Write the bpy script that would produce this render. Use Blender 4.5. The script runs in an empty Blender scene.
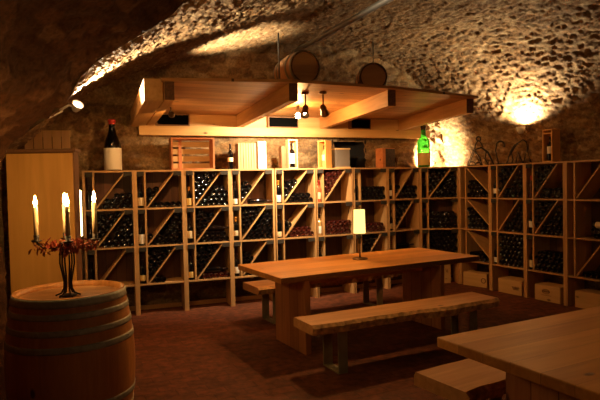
import bpy, math, random
import numpy as np
from mathutils import Matrix, Vector, Euler
random.seed(7)
PI = math.pi
S = bpy.context.scene
C = S.collection

# ------------------------------------------------------------------ view
S.view_settings.view_transform = 'Standard'
S.view_settings.look = 'None'
S.view_settings.exposure = 0.0
S.view_settings.gamma = 1.0
S.view_settings.use_curve_mapping = False

H = 1.605
F, PITCH, ROLL = 553.6, .0311, -.0217
fwd = Vector((0, math.cos(PITCH), -math.sin(PITCH)))
up0 = Vector((0, math.sin(PITCH), math.cos(PITCH)))
rt0 = Vector((1, 0, 0))
rt = math.cos(ROLL)*rt0 + math.sin(ROLL)*up0
up = -math.sin(ROLL)*rt0 + math.cos(ROLL)*up0
cam = bpy.data.cameras.new('camera')
cam.sensor_width = 36.0
cam.lens = F/600*36
cam.clip_start = .05
co = bpy.data.objects.new('camera', cam)
C.objects.link(co)
co.matrix_world = Matrix(((rt.x, up.x, -fwd.x, 0), (rt.y, up.y, -fwd.y, 0), (rt.z, up.z, -fwd.z, H), (0, 0, 0, 1)))
S.camera = co

w = bpy.data.worlds.new('world')
S.world = w
w.use_nodes = True
w.node_tree.nodes['Background'].inputs[0].default_value = (1, .62, .3, 1)
w.node_tree.nodes['Background'].inputs[1].default_value = .004

# ------------------------------------------------------------------ materials
def new_mat(name):
    m = bpy.data.materials.new(name)
    m.use_nodes = True
    nt = m.node_tree
    return m, nt, nt.nodes['Principled BSDF']

def node(nt, typ, **kw):
    n = nt.nodes.new(typ)
    for k, v in kw.items():
        setattr(n, k, v)
    return n

def plain(name, col, rough=.5, metal=0.0, spec=.5, coat=0.0, noise=0.0, nscale=20):
    m, nt, b = new_mat(name)
    b.inputs['Base Color'].default_value = (*col, 1)
    b.inputs['Roughness'].default_value = rough
    b.inputs['Metallic'].default_value = metal
    b.inputs['Specular IOR Level'].default_value = spec
    b.inputs['Coat Weight'].default_value = coat
    if noise:
        tc = node(nt, 'ShaderNodeTexCoord')
        nz = node(nt, 'ShaderNodeTexNoise')
        nz.inputs['Scale'].default_value = nscale
        nz.inputs['Detail'].default_value = 5
        nt.links.new(tc.outputs['Object'], nz.inputs['Vector'])
        r = node(nt, 'ShaderNodeValToRGB')
        r.color_ramp.elements[0].position = .3
        r.color_ramp.elements[1].position = .75
        r.color_ramp.elements[0].color = (*[c*(1-noise) for c in col], 1)
        r.color_ramp.elements[1].color = (*[min(1, c*(1+noise)) for c in col], 1)
        nt.links.new(nz.outputs['Fac'], r.inputs['Fac'])
        nt.links.new(r.outputs['Color'], b.inputs['Base Color'])
        bp = node(nt, 'ShaderNodeBump')
        bp.inputs['Strength'].default_value = .25
        bp.inputs['Distance'].default_value = .01
        nt.links.new(nz.outputs['Fac'], bp.inputs['Height'])
        nt.links.new(bp.outputs['Normal'], b.inputs['Normal'])
    return m

def wood(name, light, dark, axis='x', rough=.5, fine=26, plank=None, knots=True, coat=0.0, gap=.03):
    """grain runs along the local axis; plank = (axis, width) gives board to board colour changes"""
    m, nt, b = new_mat(name)
    L = nt.links
    tc = node(nt, 'ShaderNodeTexCoord')
    inf = node(nt, 'ShaderNodeObjectInfo')
    add = node(nt, 'ShaderNodeVectorMath', operation='ADD')
    mulr = node(nt, 'ShaderNodeVectorMath', operation='SCALE')
    comb = node(nt, 'ShaderNodeCombineXYZ')
    L.new(inf.outputs['Random'], comb.inputs[0]); L.new(inf.outputs['Random'], comb.inputs[1]); L.new(inf.outputs['Random'], comb.inputs[2])
    L.new(comb.outputs[0], mulr.inputs[0]); mulr.inputs['Scale'].default_value = 13.7
    L.new(tc.outputs['Object'], add.inputs[0]); L.new(mulr.outputs[0], add.inputs[1])
    vec = add.outputs[0]
    pk = None
    if plank:
        sep = node(nt, 'ShaderNodeSeparateXYZ')
        L.new(tc.outputs['Object'], sep.inputs[0])
        d = node(nt, 'ShaderNodeMath', operation='DIVIDE')
        L.new(sep.outputs['xyz'.index(plank[0])], d.inputs[0]); d.inputs[1].default_value = plank[1]
        fl = node(nt, 'ShaderNodeMath', operation='FLOOR'); L.new(d.outputs[0], fl.inputs[0])
        wn = node(nt, 'ShaderNodeTexWhiteNoise', noise_dimensions='1D'); L.new(fl.outputs[0], wn.inputs['W'])
        sc2 = node(nt, 'ShaderNodeVectorMath', operation='SCALE'); L.new(wn.outputs['Color'], sc2.inputs[0]); sc2.inputs['Scale'].default_value = 9
        ad2 = node(nt, 'ShaderNodeVectorMath', operation='ADD'); L.new(vec, ad2.inputs[0]); L.new(sc2.outputs[0], ad2.inputs[1])
        vec = ad2.outputs[0]
        pk = wn.outputs['Value']
        fr = node(nt, 'ShaderNodeMath', operation='FRACT'); L.new(d.outputs[0], fr.inputs[0])
        gp = node(nt, 'ShaderNodeMath', operation='LESS_THAN'); L.new(fr.outputs[0], gp.inputs[0]); gp.inputs[1].default_value = gap
    mp = node(nt, 'ShaderNodeMapping')
    sc = [fine]*3
    sc['xyz'.index(axis)] = fine*.07
    mp.inputs['Scale'].default_value = sc
    L.new(vec, mp.inputs['Vector'])
    n1 = node(nt, 'ShaderNodeTexNoise'); n1.inputs['Scale'].default_value = 1; n1.inputs['Detail'].default_value = 6; n1.inputs['Distortion'].default_value = .6
    L.new(mp.outputs[0], n1.inputs['Vector'])
    mp2 = node(nt, 'ShaderNodeMapping')
    sc = [5.0]*3
    sc['xyz'.index(axis)] = 1.4
    mp2.inputs['Scale'].default_value = sc
    L.new(vec, mp2.inputs['Vector'])
    n2 = node(nt, 'ShaderNodeTexNoise'); n2.inputs['Scale'].default_value = 1; n2.inputs['Detail'].default_value = 2
    L.new(mp2.outputs[0], n2.inputs['Vector'])
    mx = node(nt, 'ShaderNodeMath', operation='MULTIPLY_ADD')
    L.new(n1.outputs['Fac'], mx.inputs[0]); mx.inputs[1].default_value = .6
    hf = node(nt, 'ShaderNodeMath', operation='MULTIPLY'); L.new(n2.outputs['Fac'], hf.inputs[0]); hf.inputs[1].default_value = .5
    L.new(hf.outputs[0], mx.inputs[2])
    val = mx.outputs[0]
    if pk is not None:
        a3 = node(nt, 'ShaderNodeMath', operation='MULTIPLY_ADD'); L.new(pk, a3.inputs[0]); a3.inputs[1].default_value = .28; L.new(val, a3.inputs[2])
        s3 = node(nt, 'ShaderNodeMath', operation='SUBTRACT'); L.new(a3.outputs[0], s3.inputs[0]); s3.inputs[1].default_value = .14
        val = s3.outputs[0]
    r = node(nt, 'ShaderNodeValToRGB')
    r.color_ramp.elements[0].position = .3; r.color_ramp.elements[0].color = (*dark, 1)
    r.color_ramp.elements[1].position = .72; r.color_ramp.elements[1].color = (*light, 1)
    L.new(val, r.inputs['Fac'])
    col = r.outputs['Color']
    if knots:
        vo = node(nt, 'ShaderNodeTexVoronoi'); vo.inputs['Scale'].default_value = 1
        mp3 = node(nt, 'ShaderNodeMapping'); sc = [4.2]*3; sc['xyz'.index(axis)] = 2.2
        mp3.inputs['Scale'].default_value = sc
        L.new(vec, mp3.inputs['Vector']); L.new(mp3.outputs[0], vo.inputs['Vector'])
        kr = node(nt, 'ShaderNodeValToRGB')
        kr.color_ramp.elements[0].position = .045; kr.color_ramp.elements[0].color = (1, 1, 1, 1)
        kr.color_ramp.elements[1].position = .085; kr.color_ramp.elements[1].color = (0, 0, 0, 1)
        L.new(vo.outputs['Distance'], kr.inputs['Fac'])
        km = node(nt, 'ShaderNodeMix', data_type='RGBA')
        L.new(kr.outputs['Color'], km.inputs[0]); L.new(col, km.inputs[6]); km.inputs[7].default_value = (*[c*.35 for c in dark], 1)
        col = km.outputs[2]
    if plank:
        gm = node(nt, 'ShaderNodeMix', data_type='RGBA')
        L.new(gp.outputs[0], gm.inputs[0]); L.new(col, gm.inputs[6]); gm.inputs[7].default_value = (*[c*.25 for c in dark], 1)
        col = gm.outputs[2]
    L.new(col, b.inputs['Base Color'])
    b.inputs['Roughness'].default_value = rough
    b.inputs['Specular IOR Level'].default_value = .35
    b.inputs['Coat Weight'].default_value = coat
    bp = node(nt, 'ShaderNodeBump'); bp.inputs['Strength'].default_value = .2; bp.inputs['Distance'].default_value = .004
    L.new(n1.outputs['Fac'], bp.inputs['Height']); L.new(bp.outputs['Normal'], b.inputs['Normal'])
    return m

def emis(name, col, strength):
    m, nt, b = new_mat(name)
    b.inputs['Base Color'].default_value = (*col, 1)
    b.inputs['Emission Color'].default_value = (*col, 1)
    b.inputs['Emission Strength'].default_value = strength
    return m

def stone_mat():
    m, nt, b = new_mat('rubble_stone')
    L = nt.links
    at = node(nt, 'ShaderNodeAttribute', attribute_name='stone')
    tc = node(nt, 'ShaderNodeTexCoord')
    nz = node(nt, 'ShaderNodeTexNoise'); nz.inputs['Scale'].default_value = 32; nz.inputs['Detail'].default_value = 8; nz.inputs['Roughness'].default_value = .68
    L.new(tc.outputs['Object'], nz.inputs['Vector'])
    r = node(nt, 'ShaderNodeValToRGB')
    r.color_ramp.elements[0].position = .3; r.color_ramp.elements[0].color = (.45, .43, .4, 1)
    r.color_ramp.elements[1].position = .7; r.color_ramp.elements[1].color = (1.25, 1.22, 1.15, 1)
    L.new(nz.outputs['Fac'], r.inputs['Fac'])
    mx = node(nt, 'ShaderNodeMix', data_type='RGBA', blend_type='MULTIPLY'); mx.inputs[0].default_value = 1
    L.new(at.outputs['Color'], mx.inputs[6]); L.new(r.outputs['Color'], mx.inputs[7])
    L.new(mx.outputs[2], b.inputs['Base Color'])
    b.inputs['Roughness'].default_value = .9
    b.inputs['Specular IOR Level'].default_value = .15
    bp = node(nt, 'ShaderNodeBump'); bp.inputs['Strength'].default_value = .8; bp.inputs['Distance'].default_value = .02
    L.new(nz.outputs['Fac'], bp.inputs['Height']); L.new(bp.outputs['Normal'], b.inputs['Normal'])
    return m

def floor_mat():
    m, nt, b = new_mat('brick_floor')
    L = nt.links
    tc = node(nt, 'ShaderNodeTexCoord')
    mp = node(nt, 'ShaderNodeMapping'); mp.inputs['Rotation'].default_value = (0, 0, -.45)
    L.new(tc.outputs['Object'], mp.inputs['Vector'])
    br = node(nt, 'ShaderNodeTexBrick')
    br.inputs['Scale'].default_value = 1
    br.inputs['Brick Width'].default_value = .24; br.inputs['Row Height'].default_value = .12; br.inputs['Mortar Size'].default_value = .005
    br.inputs['Color1'].default_value = (.17, .052, .021, 1); br.inputs['Color2'].default_value = (.11, .034, .014, 1); br.inputs['Mortar'].default_value = (.1, .03, .014, 1)
    L.new(mp.outputs[0], br.inputs['Vector'])
    nz = node(nt, 'ShaderNodeTexNoise'); nz.inputs['Scale'].default_value = 14; nz.inputs['Detail'].default_value = 6
    L.new(tc.outputs['Object'], nz.inputs['Vector'])
    r = node(nt, 'ShaderNodeValToRGB'); r.color_ramp.elements[0].position = .3; r.color_ramp.elements[0].color = (.5, .5, .5, 1); r.color_ramp.elements[1].position = .7; r.color_ramp.elements[1].color = (1.3, 1.25, 1.2, 1)
    L.new(nz.outputs['Fac'], r.inputs['Fac'])
    mx = node(nt, 'ShaderNodeMix', data_type='RGBA', blend_type='MULTIPLY'); mx.inputs[0].default_value = 1
    L.new(br.outputs['Color'], mx.inputs[6]); L.new(r.outputs['Color'], mx.inputs[7])
    L.new(mx.outputs[2], b.inputs['Base Color'])
    b.inputs['Roughness'].default_value = .72
    b.inputs['Specular IOR Level'].default_value = .25
    bp = node(nt, 'ShaderNodeBump'); bp.inputs['Strength'].default_value = .25; bp.inputs['Distance'].default_value = .005
    L.new(br.outputs['Fac'], bp.inputs['Height']); bp.invert = True
    bp2 = node(nt, 'ShaderNodeBump'); bp2.inputs['Strength'].default_value = .4; bp2.inputs['Distance'].default_value = .006
    L.new(nz.outputs['Fac'], bp2.inputs['Height']); L.new(bp.outputs['Normal'], bp2.inputs['Normal']); L.new(bp2.outputs['Normal'], b.inputs['Normal'])
    return m

M = {}
M['stone'] = stone_mat()
M['floor'] = floor_mat()
oakL, oakD = (.62, .37, .15), (.40, .205, .075)
M['oak_x'] = wood('oak_along_x', oakL, oakD, 'x')
M['oak_y'] = wood('oak_along_y', oakL, oakD, 'y')
M['oak_z'] = wood('oak_along_z', oakL, oakD, 'z')
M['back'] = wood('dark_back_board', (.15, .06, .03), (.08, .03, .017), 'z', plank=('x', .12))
M['table'] = wood('table_oak', (.76, .36, .09), (.52, .22, .05), 'x', rough=.42, plank=('y', .167), fine=30, gap=.008)
M['leg_panel'] = wood('table_leg_oak', (.46, .2, .075), (.27, .105, .04), 'z', plank=('y', .165), rough=.5)
M['bench'] = wood('bench_oak', (.64, .34, .14), (.4, .19, .065), 'x', rough=.5)
M['bark'] = plain('live_edge', (.58, .33, .13), .8, noise=.5, nscale=22)
M['pine_x'] = wood('pine_along_x', (.80, .50, .2), (.6, .32, .1), 'x', rough=.55, fine=20)
M['pine_y'] = wood('pine_along_y', (.80, .50, .2), (.6, .32, .1), 'y', rough=.55, fine=20, plank=('x', .145))
M['pine_z'] = wood('pine_along_z', (.88, .47, .125), (.68, .32, .07), 'z', rough=.5, fine=16)
M['deck'] = wood('deck_boards', (.62, .32, .11), (.38, .17, .055), 'x', rough=.5, fine=16, plank=('y', .21))
M['joist'] = wood('joist_pine', (.74, .43, .16), (.5, .25, .08), 'y', rough=.55)
M['endgrain'] = plain('joist_end', (.16, .07, .03), .8, noise=.4, nscale=40)
M['box'] = wood('pale_box_wood', (.66, .43, .18), (.5, .3, .11), 'x', rough=.6, fine=18)
M['box_z'] = wood('pale_box_wood_upright', (.82, .56, .28), (.66, .41, .17), 'z', rough=.6, fine=18)
M['crate'] = wood('red_crate_wood', (.62, .24, .09), (.42, .14, .05), 'x', rough=.55)
M['crate_pale'] = wood('weathered_pale_slat', (.5, .33, .17), (.36, .22, .1), 'z', rough=.65)
M['white_wood'] = wood('whitewashed_wood', (.9, .85, .74), (.8, .72, .58), 'z', rough=.6, knots=False)
M['brown'] = wood('brown_wood', (.26, .12, .05), (.16, .07, .03), 'z', rough=.6)
M['cask'] = wood('cask_stave', (.72, .33, .1), (.46, .19, .055), 'z', rough=.4, fine=34, coat=.15)
M['cask_head'] = wood('cask_head_oak', (.62, .34, .14), (.42, .21, .08), 'x', rough=.45, plank=('y', .1))
M['hoop'] = plain('galvanised_hoop', (.48, .48, .40), .55, metal=.2, noise=.2, nscale=30)
M['hoop_dull'] = plain('dull_hoop', (.3, .24, .16), .5, metal=.6)
M['slate'] = plain('slate_plate', (.045, .038, .03), .9, spec=.1, noise=.25, nscale=60)
M['steel'] = plain('flat_steel', (.32, .28, .17), .5, metal=.25, noise=.2, nscale=12)
M['iron'] = plain('wrought_iron', (.03, .022, .018), .5, metal=.6)
M['black'] = plain('black_panel', (.002, .0018, .0015), .9, spec=.03)
M['glass'] = plain('dark_bottle_glass', (.002, .002, .0025), .07, spec=.35, coat=.25)
M['glass_red'] = plain('red_wine_bottle', (.045, .007, .005), .1, spec=.7, coat=.6)
M['glass_rose'] = plain('rose_wine_bottle', (.42, .1, .04), .1, spec=.7, coat=.4)
M['glass_clear'] = plain('pale_wine_bottle', (.45, .28, .1), .12, spec=.7, coat=.3)
M['foil_dark'] = plain('dark_foil', (.03, .012, .01), .35, metal=.4)
M['foil_red'] = plain('red_foil', (.45, .03, .02), .4)
M['foil_orange'] = plain('orange_foil', (.7, .3, .04), .4, metal=.2)
M['paper_white'] = plain('white_label', (.85, .8, .7), .7)
M['paper_cream'] = plain('cream_label', (.75, .6, .36), .7)
M['paper_yellow'] = plain('yellow_label', (.72, .5, .16), .7)
M['paper_red'] = plain('red_label', (.4, .12, .06), .7)
M['ink'] = plain('brown_ink', (.16, .07, .035), .8)
M['ink_black'] = plain('black_ink', (.02, .015, .012), .8)
M['wax'] = plain('ivory_wax', (.85, .68, .4), .5)
M['leaf'] = plain('dried_red_leaf', (.33, .06, .025), .7, noise=.5, nscale=30)
M['white_metal'] = plain('white_enamel', (.75, .72, .66), .4)
M['grey_pipe'] = plain('grey_pipe', (.3, .28, .24), .35, metal=.5)
M['bronze'] = plain('bronze_metal', (.2, .11, .05), .35, metal=.8)
M['grey_case'] = plain('grey_case', (.17, .14, .11), .5)
M['print'] = plain('dark_printed_panel', (.035, .012, .009), .5, noise=.9, nscale=45)
M['flame'] = emis('candle_flame', (1, .55, .17), 700)
M['shade'] = emis('lit_lampshade', (1, .76, .25), 1.6)
M['bulb'] = emis('lit_bulb', (1, .85, .6), 60)
M['lens'] = emis('lit_lens', (1, .88, .7), 25)

def translucent_green():
    m, nt, b = new_mat('green_bottle_glass')
    b.inputs['Base Color'].default_value = (.05, .55, .06, 1)
    b.inputs['Roughness'].default_value = .12
    b.inputs['Transmission Weight'].default_value = .7
    b.inputs['IOR'].default_value = 1.25
    b.inputs['Coat Weight'].default_value = .3
    return m
M['green'] = translucent_green()

# ------------------------------------------------------------------ mesh building
class MB:
    def __init__(s):
        s.v = []; s.f = []; s.mi = []; s.cur = 0; s.sm = []
    def add(s, vs, fs, smooth=False):
        o = len(s.v)
        s.v += [tuple(a) for a in vs]
        for f in fs:
            s.f.append([i+o for i in f]); s.mi.append(s.cur); s.sm.append(smooth)
        return s
    def box(s, x0, x1, y0, y1, z0, z1, T=None):
        vs = [(x, y, z) for z in (z0, z1) for y in (y0, y1) for x in (x0, x1)]
        if T is not None: vs = [T @ Vector(a) for a in vs]
        return s.add(vs, [(0, 2, 3, 1), (4, 5, 7, 6), (0, 1, 5, 4), (2, 6, 7, 3), (0, 4, 6, 2), (1, 3, 7, 5)])
    def bar(s, a, b, wx, wz, upv=(0, 0, 1)):
        """square bar between two points"""
        a, b = Vector(a), Vector(b)
        d = (b-a).normalized(); u = Vector(upv)
        x = d.cross(u).normalized(); z = x.cross(d)
        vs = []
        for p in (a, b):
            for i, j in ((-1, -1), (1, -1), (1, 1), (-1, 1)):
                vs.append(p+x*(i*wx/2)+z*(j*wz/2))
        return s.add(vs, [(0, 1, 2, 3), (7, 6, 5, 4), (0, 4, 5, 1), (1, 5, 6, 2), (2, 6, 7, 3), (3, 7, 4, 0)])
    def prism(s, poly, z0, z1):
        n = len(poly)
        vs = [(p[0], p[1], z0) for p in poly]+[(p[0], p[1], z1) for p in poly]
        return s.add(vs, [list(range(n))[::-1], list(range(n, 2*n))]+[(i, (i+1) % n, n+(i+1) % n, n+i) for i in range(n)])
    def tube(s, pts, r, n=8, closed=False):
        pts = [Vector(p) for p in pts]
        rs = r if isinstance(r, (list, tuple)) else [r]*len(pts)
        vs = []; prev = None; k = len(pts)
        for i, p in enumerate(pts):
            a = pts[(i-1) % k] if (closed or i > 0) else p
            c = pts[(i+1) % k] if (closed or i < k-1) else p
            d = (c-a)
            d = d.normalized() if d.length > 1e-9 else Vector((0, 0, 1))
            if prev is None:
                t = Vector((0, 0, 1)) if abs(d.z) < .9 else Vector((1, 0, 0))
                x = d.cross(t).normalized()
            else:
                x = (prev-d*prev.dot(d)).normalized()
            prev = x; y = d.cross(x)
            for j in range(n):
                an = 2*PI*j/n
                vs.append(p+(x*math.cos(an)+y*math.sin(an))*rs[i])
        fs = []
        for i in range(k if closed else k-1):
            for j in range(n):
                fs.append((i*n+j, i*n+(j+1) % n, ((i+1) % k)*n+(j+1) % n, ((i+1) % k)*n+j))
        s.add(vs, fs, True)
        if not closed:
            o = len(s.v)-len(vs)
            s.f.append([o+j for j in range(n)][::-1]); s.mi.append(s.cur); s.sm.append(False)
            s.f.append([o+(k-1)*n+j for j in range(n)]); s.mi.append(s.cur); s.sm.append(False)
        return s
    def lathe(s, prof, n=20, T=None, smooth=True):
        """prof: (radius, z) from bottom to top; zero radius closes"""
        vs = []; rows = []
        for r, z in prof:
            if r < 1e-6:
                rows.append([len(vs)]); vs.append((0, 0, z))
            else:
                rows.append(list(range(len(vs), len(vs)+n)))
                vs += [(r*math.cos(2*PI*j/n), r*math.sin(2*PI*j/n), z) for j in range(n)]
        fs = []
        for a, b in zip(rows, rows[1:]):
            for j in range(n):
                q = (j+1) % n
                if len(a) == 1 and len(b) == 1: continue
                if len(a) == 1: fs.append((a[0], b[q], b[j]))
                elif len(b) == 1: fs.append((a[j], a[q], b[0]))
                else: fs.append((a[j], a[q], b[q], b[j]))
        if T is not None: vs = [T @ Vector(p) for p in vs]
        return s.add(vs, fs, smooth)
    def mesh(s, name, mats):
        me = bpy.data.meshes.new(name)
        me.from_pydata(s.v, [], s.f)
        for m in (mats if isinstance(mats, (list, tuple)) else [mats]): me.materials.append(m)
        me.polygons.foreach_set('material_index', s.mi)
        me.polygons.foreach_set('use_smooth', s.sm)
        me.update()
        return me
    def build(s, name, mats, parent=None, loc=(0, 0, 0), rot=(0, 0, 0), bevel=0):
        o = bpy.data.objects.new(name, s.mesh(name, mats))
        C.objects.link(o)
        o.location = loc; o.rotation_euler = rot
        if parent is not None: o.parent = parent
        if bevel:
            b = o.modifiers.new('edge', 'BEVEL'); b.width = bevel; b.segments = 2; b.limit_method = 'ANGLE'; b.angle_limit = math.radians(50)
        return o

def tag(o, label=None, cat=None, group=None, kind=None):
    if label: o['label'] = label
    if cat: o['category'] = cat
    if group: o['group'] = group
    if kind: o['kind'] = kind
    return o

def empty(name, loc, rz, label, cat, group=None):
    o = bpy.data.objects.new(name, None)
    C.objects.link(o)
    o.empty_display_size = .1
    o.location = loc; o.rotation_euler = (0, 0, rz)
    return tag(o, label, cat, group)

def copy_tree(o, parent=None):
    c = o.copy(); C.objects.link(c)
    if parent is not None: c.parent = parent
    for ch in list(o.children):
        copy_tree(ch, c)
    return c

def rz(a): return Matrix.Rotation(a, 4, 'Z')

# ------------------------------------------------------------------ rubble stone surfaces
RNG = np.random.default_rng(3)
HT = RNG.random((256, 256, 4))
def vnoise(x, y, k=0):
    xi = np.floor(x).astype(int); yi = np.floor(y).astype(int)
    fx = x-xi; fy = y-yi
    fx = fx*fx*(3-2*fx); fy = fy*fy*(3-2*fy)
    g = lambda a, b: HT[a % 256, b % 256, k]
    return (g(xi, yi)*(1-fx)+g(xi+1, yi)*fx)*(1-fy)+(g(xi, yi+1)*(1-fx)+g(xi+1, yi+1)*fx)*fy

def voro(x, y):
    xi = np.floor(x).astype(int); yi = np.floor(y).astype(int)
    f1 = np.full(x.shape, 9.); f2 = np.full(x.shape, 9.)
    rid = np.zeros(x.shape); rid2 = np.zeros(x.shape)
    for i in (-1, 0, 1):
        for j in (-1, 0, 1):
            h = HT[(xi+i) % 256, (yi+j) % 256]
            d = np.hypot(xi+i+.1+.8*h[..., 0]-x, yi+j+.1+.8*h[..., 1]-y)
            nr = d < f1
            f2 = np.where(nr, f1, np.minimum(f2, d))
            rid = np.where(nr, h[..., 2], rid); rid2 = np.where(nr, h[..., 3], rid2)
            f1 = np.where(nr, d, f1)
    return f1, f2, rid, rid2

def stone_fields(a, b, sa, sb, relief):
    wa = a/sa+.55*vnoise(a*3.1, b*3.1, 0)+.25*vnoise(a*9, b*9, 1)
    wb = b/sb+.8*vnoise(a*2.3+7, b*3.3, 2)+.35*vnoise(a*8, b*9+3, 3)
    f1, f2, r1, r2 = voro(wa, wb)
    edge = np.clip((f2-f1)/.42, 0, 1)
    body = edge**.7
    ax, bx = a/sa, b/sb
    flake = vnoise(ax*2.1+3*vnoise(a*5, b*5, 1), bx*2.0, 1)
    hgt = relief*.42*body*(.3+.7*r1)+relief*1.0*(flake-.5)+relief*.7*(vnoise(ax*3.3+2*flake, bx*4.3, 2)-.5)+relief*.25*(vnoise(a*60, b*60, 0)-.5)+relief*1.1*(vnoise(a*2.2, b*2.2, 3)-.5)
    return hgt, edge, r1, r2

PAL = np.array([(.34, .22, .125), (.43, .30, .18), (.26, .16, .09), (.52, .40, .26), (.38, .235, .12), (.3, .21, .14)])
def stone_colors(edge, r2, mortar=(.42, .32, .2), dark=1.0):
    idx = (r2*len(PAL)).astype(int) % len(PAL)
    col = PAL[idx]
    m = np.clip(1-edge/.35, 0, 1)[..., None]
    return (col*(1-m)+np.array(mortar)*m)*dark

def grid_object(name, P, A, B, sa, sb, relief, inward, keep=None, mortar=(.42, .32, .2), dark=1.0, tint=(.72, .64, .53)):
    """P: (n,m,3) base positions; A,B: surface coordinates in metres; inward: point the normals should face"""
    n, m = P.shape[:2]
    hgt, edge, r1, r2 = stone_fields(A, B, sa, sb, relief)
    du = np.gradient(P, axis=0); dv = np.gradient(P, axis=1)
    N = np.cross(du, dv); N /= np.linalg.norm(N, axis=2, keepdims=True)+1e-12
    sgn = np.sign(((np.array(inward)-P)*N).sum(2))
    flip = np.median(sgn) < 0
    if flip: N = -N
    P = P+N*hgt[..., None]
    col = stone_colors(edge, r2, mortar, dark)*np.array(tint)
    ii, jj = np.meshgrid(np.arange(n-1), np.arange(m-1), indexing='ij')
    v00 = (ii*m+jj).ravel()
    q = np.stack([v00, v00+m, v00+m+1, v00+1], 1)
    if flip: q = q[:, ::-1]
    if keep is not None:
        ctr = P.reshape(-1, 3)[q].mean(1)
        q = q[keep(ctr)]
    used = np.unique(q)
    remap = np.full(n*m, -1); remap[used] = np.arange(len(used))
    q = remap[q]
    V = P.reshape(-1, 3)[used]; K = col.reshape(-1, 3)[used]
    me = bpy.data.meshes.new(name)
    me.from_pydata(V.tolist(), [], q.tolist())
    at = me.attributes.new('stone', 'FLOAT_COLOR', 'POINT')
    at.data.foreach_set('color', np.concatenate([K, np.ones((len(K), 1))], 1).ravel())
    me.materials.append(M['stone'])
    me.polygons.foreach_set('use_smooth', np.ones(len(q), bool))
    me.update()
    o = bpy.data.objects.new(name, me)
    C.objects.link(o)
    o['kind'] = 'structure'
    return o

def catmull(pts, step):
    pts = np.array(pts, float)
    ext = np.vstack([2*pts[0]-pts[1], pts, 2*pts[-1]-pts[-2]])
    out = []
    for i in range(1, len(ext)-2):
        p0, p1, p2, p3 = ext[i-1:i+3]
        for t in np.linspace(0, 1, 40, endpoint=False):
            out.append(.5*((2*p1)+(-p0+p2)*t+(2*p0-5*p1+4*p2-p3)*t*t+(-p0+3*p1-3*p2+p3)*t**3))
    out.append(pts[-1])
    out = np.array(out)
    L = np.concatenate([[0], np.cumsum(np.linalg.norm(np.diff(out, axis=0), axis=1))])
    k = max(2, int(L[-1]/step))
    s = np.linspace(0, L[-1], k)
    return np.stack([np.interp(s, L, out[:, i]) for i in range(out.shape[1])], 1), s

BD = np.array([math.cos(.39), math.sin(.39), 0])
VD = np.array([-.454, .891, 0])
W0 = np.array([-2.81, 7.145, 0])
YB = 4.15
ROOM = (0.5, 5.5, 1.4)
# main barrel vault: profile across (t along the back wall, z), drawn out along -VD
prof = [(-1.5, 1.3), (-1.2, 1.78), (-.85, 2.02), (-.56, 2.22), (-.36, 2.41), (-.14, 2.63), (.1, 2.80), (.4, 2.97), (.77, 3.12), (1.44, 3.34), (2.31, 3.57), (3.3, 3.7), (4.2, 3.62), (4.83, 3.42), (5.3, 3.05), (5.6, 2.5), (5.72, 1.6)]
def extrude(profile, step, s0, s1, sstep):
    pr, L = catmull(profile, step)
    s = np.arange(s0, s1, sstep)
    base = W0[None, :]+pr[:, :1]*BD[None, :]
    base[:, 2] = pr[:, 1]
    P = base[:, None, :]-VD[None, None, :]*s[None, :, None]
    A, B = np.meshgrid(s, L, indexing='xy')
    return P, A, B
P, A, B = extrude(prof, .021, -.25, 6.6, .022)
grid_object('ceiling', P, A+20, B,  .115, .046, .037, ROOM, keep=lambda c: c[:, 1] > YB)
P, A, B = extrude([(5.72, 1.62), (5.72, .8), (5.72, -.02)], .03, -.3, 6.8, .03)
grid_object('wall_right', P, A+50, B+10, .26, .14, .03, ROOM, keep=lambda c: c[:, 1] > YB)
P, A, B = extrude([(-1.5, -.02), (-1.5, .7), (-1.5, 1.32)], .035, -.3, 4.5, .035)
grid_object('wall_left', P, A+80, B+10, .26, .14, .03, ROOM, keep=lambda c: c[:, 1] > YB)
# back wall, with a square recess left open above the racks
t = np.arange(-1.75, 6.0, .022); z = np.arange(-.02, 3.95, .022)
T_, Z_ = np.meshgrid(t, z, indexing='ij')
P = W0[None, None, :]+T_[..., None]*BD; P[..., 2] = Z_
NT0, NT1, NZ0, NZ1 = 3.62, 4.14, 1.80, 2.22
def not_recess(c):
    tt = ((c-W0)*BD).sum(1)
    return ~((tt > NT0) & (tt < NT1) & (c[:, 2] > NZ0) & (c[:, 2] < NZ1))
grid_object('wall_back', P, T_+110, Z_+30, .22, .12, .055, ROOM, keep=not_recess, mortar=(.46, .35, .2))
ND = np.array([-BD[1], BD[0], 0])
def on_wall(tt, d, zz): q = W0+BD*tt+ND*d; return (q[0], q[1], zz)
mb = MB()
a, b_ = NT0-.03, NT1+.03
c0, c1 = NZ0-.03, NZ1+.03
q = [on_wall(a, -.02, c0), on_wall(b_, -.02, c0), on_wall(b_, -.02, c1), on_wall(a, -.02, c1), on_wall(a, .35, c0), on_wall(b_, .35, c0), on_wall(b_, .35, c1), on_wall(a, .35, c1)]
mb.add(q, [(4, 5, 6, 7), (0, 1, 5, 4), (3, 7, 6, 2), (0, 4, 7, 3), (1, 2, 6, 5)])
tag(mb.build('trim_1', plain('recess_lining', (.008, .005, .003), .9)), kind='structure')
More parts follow.
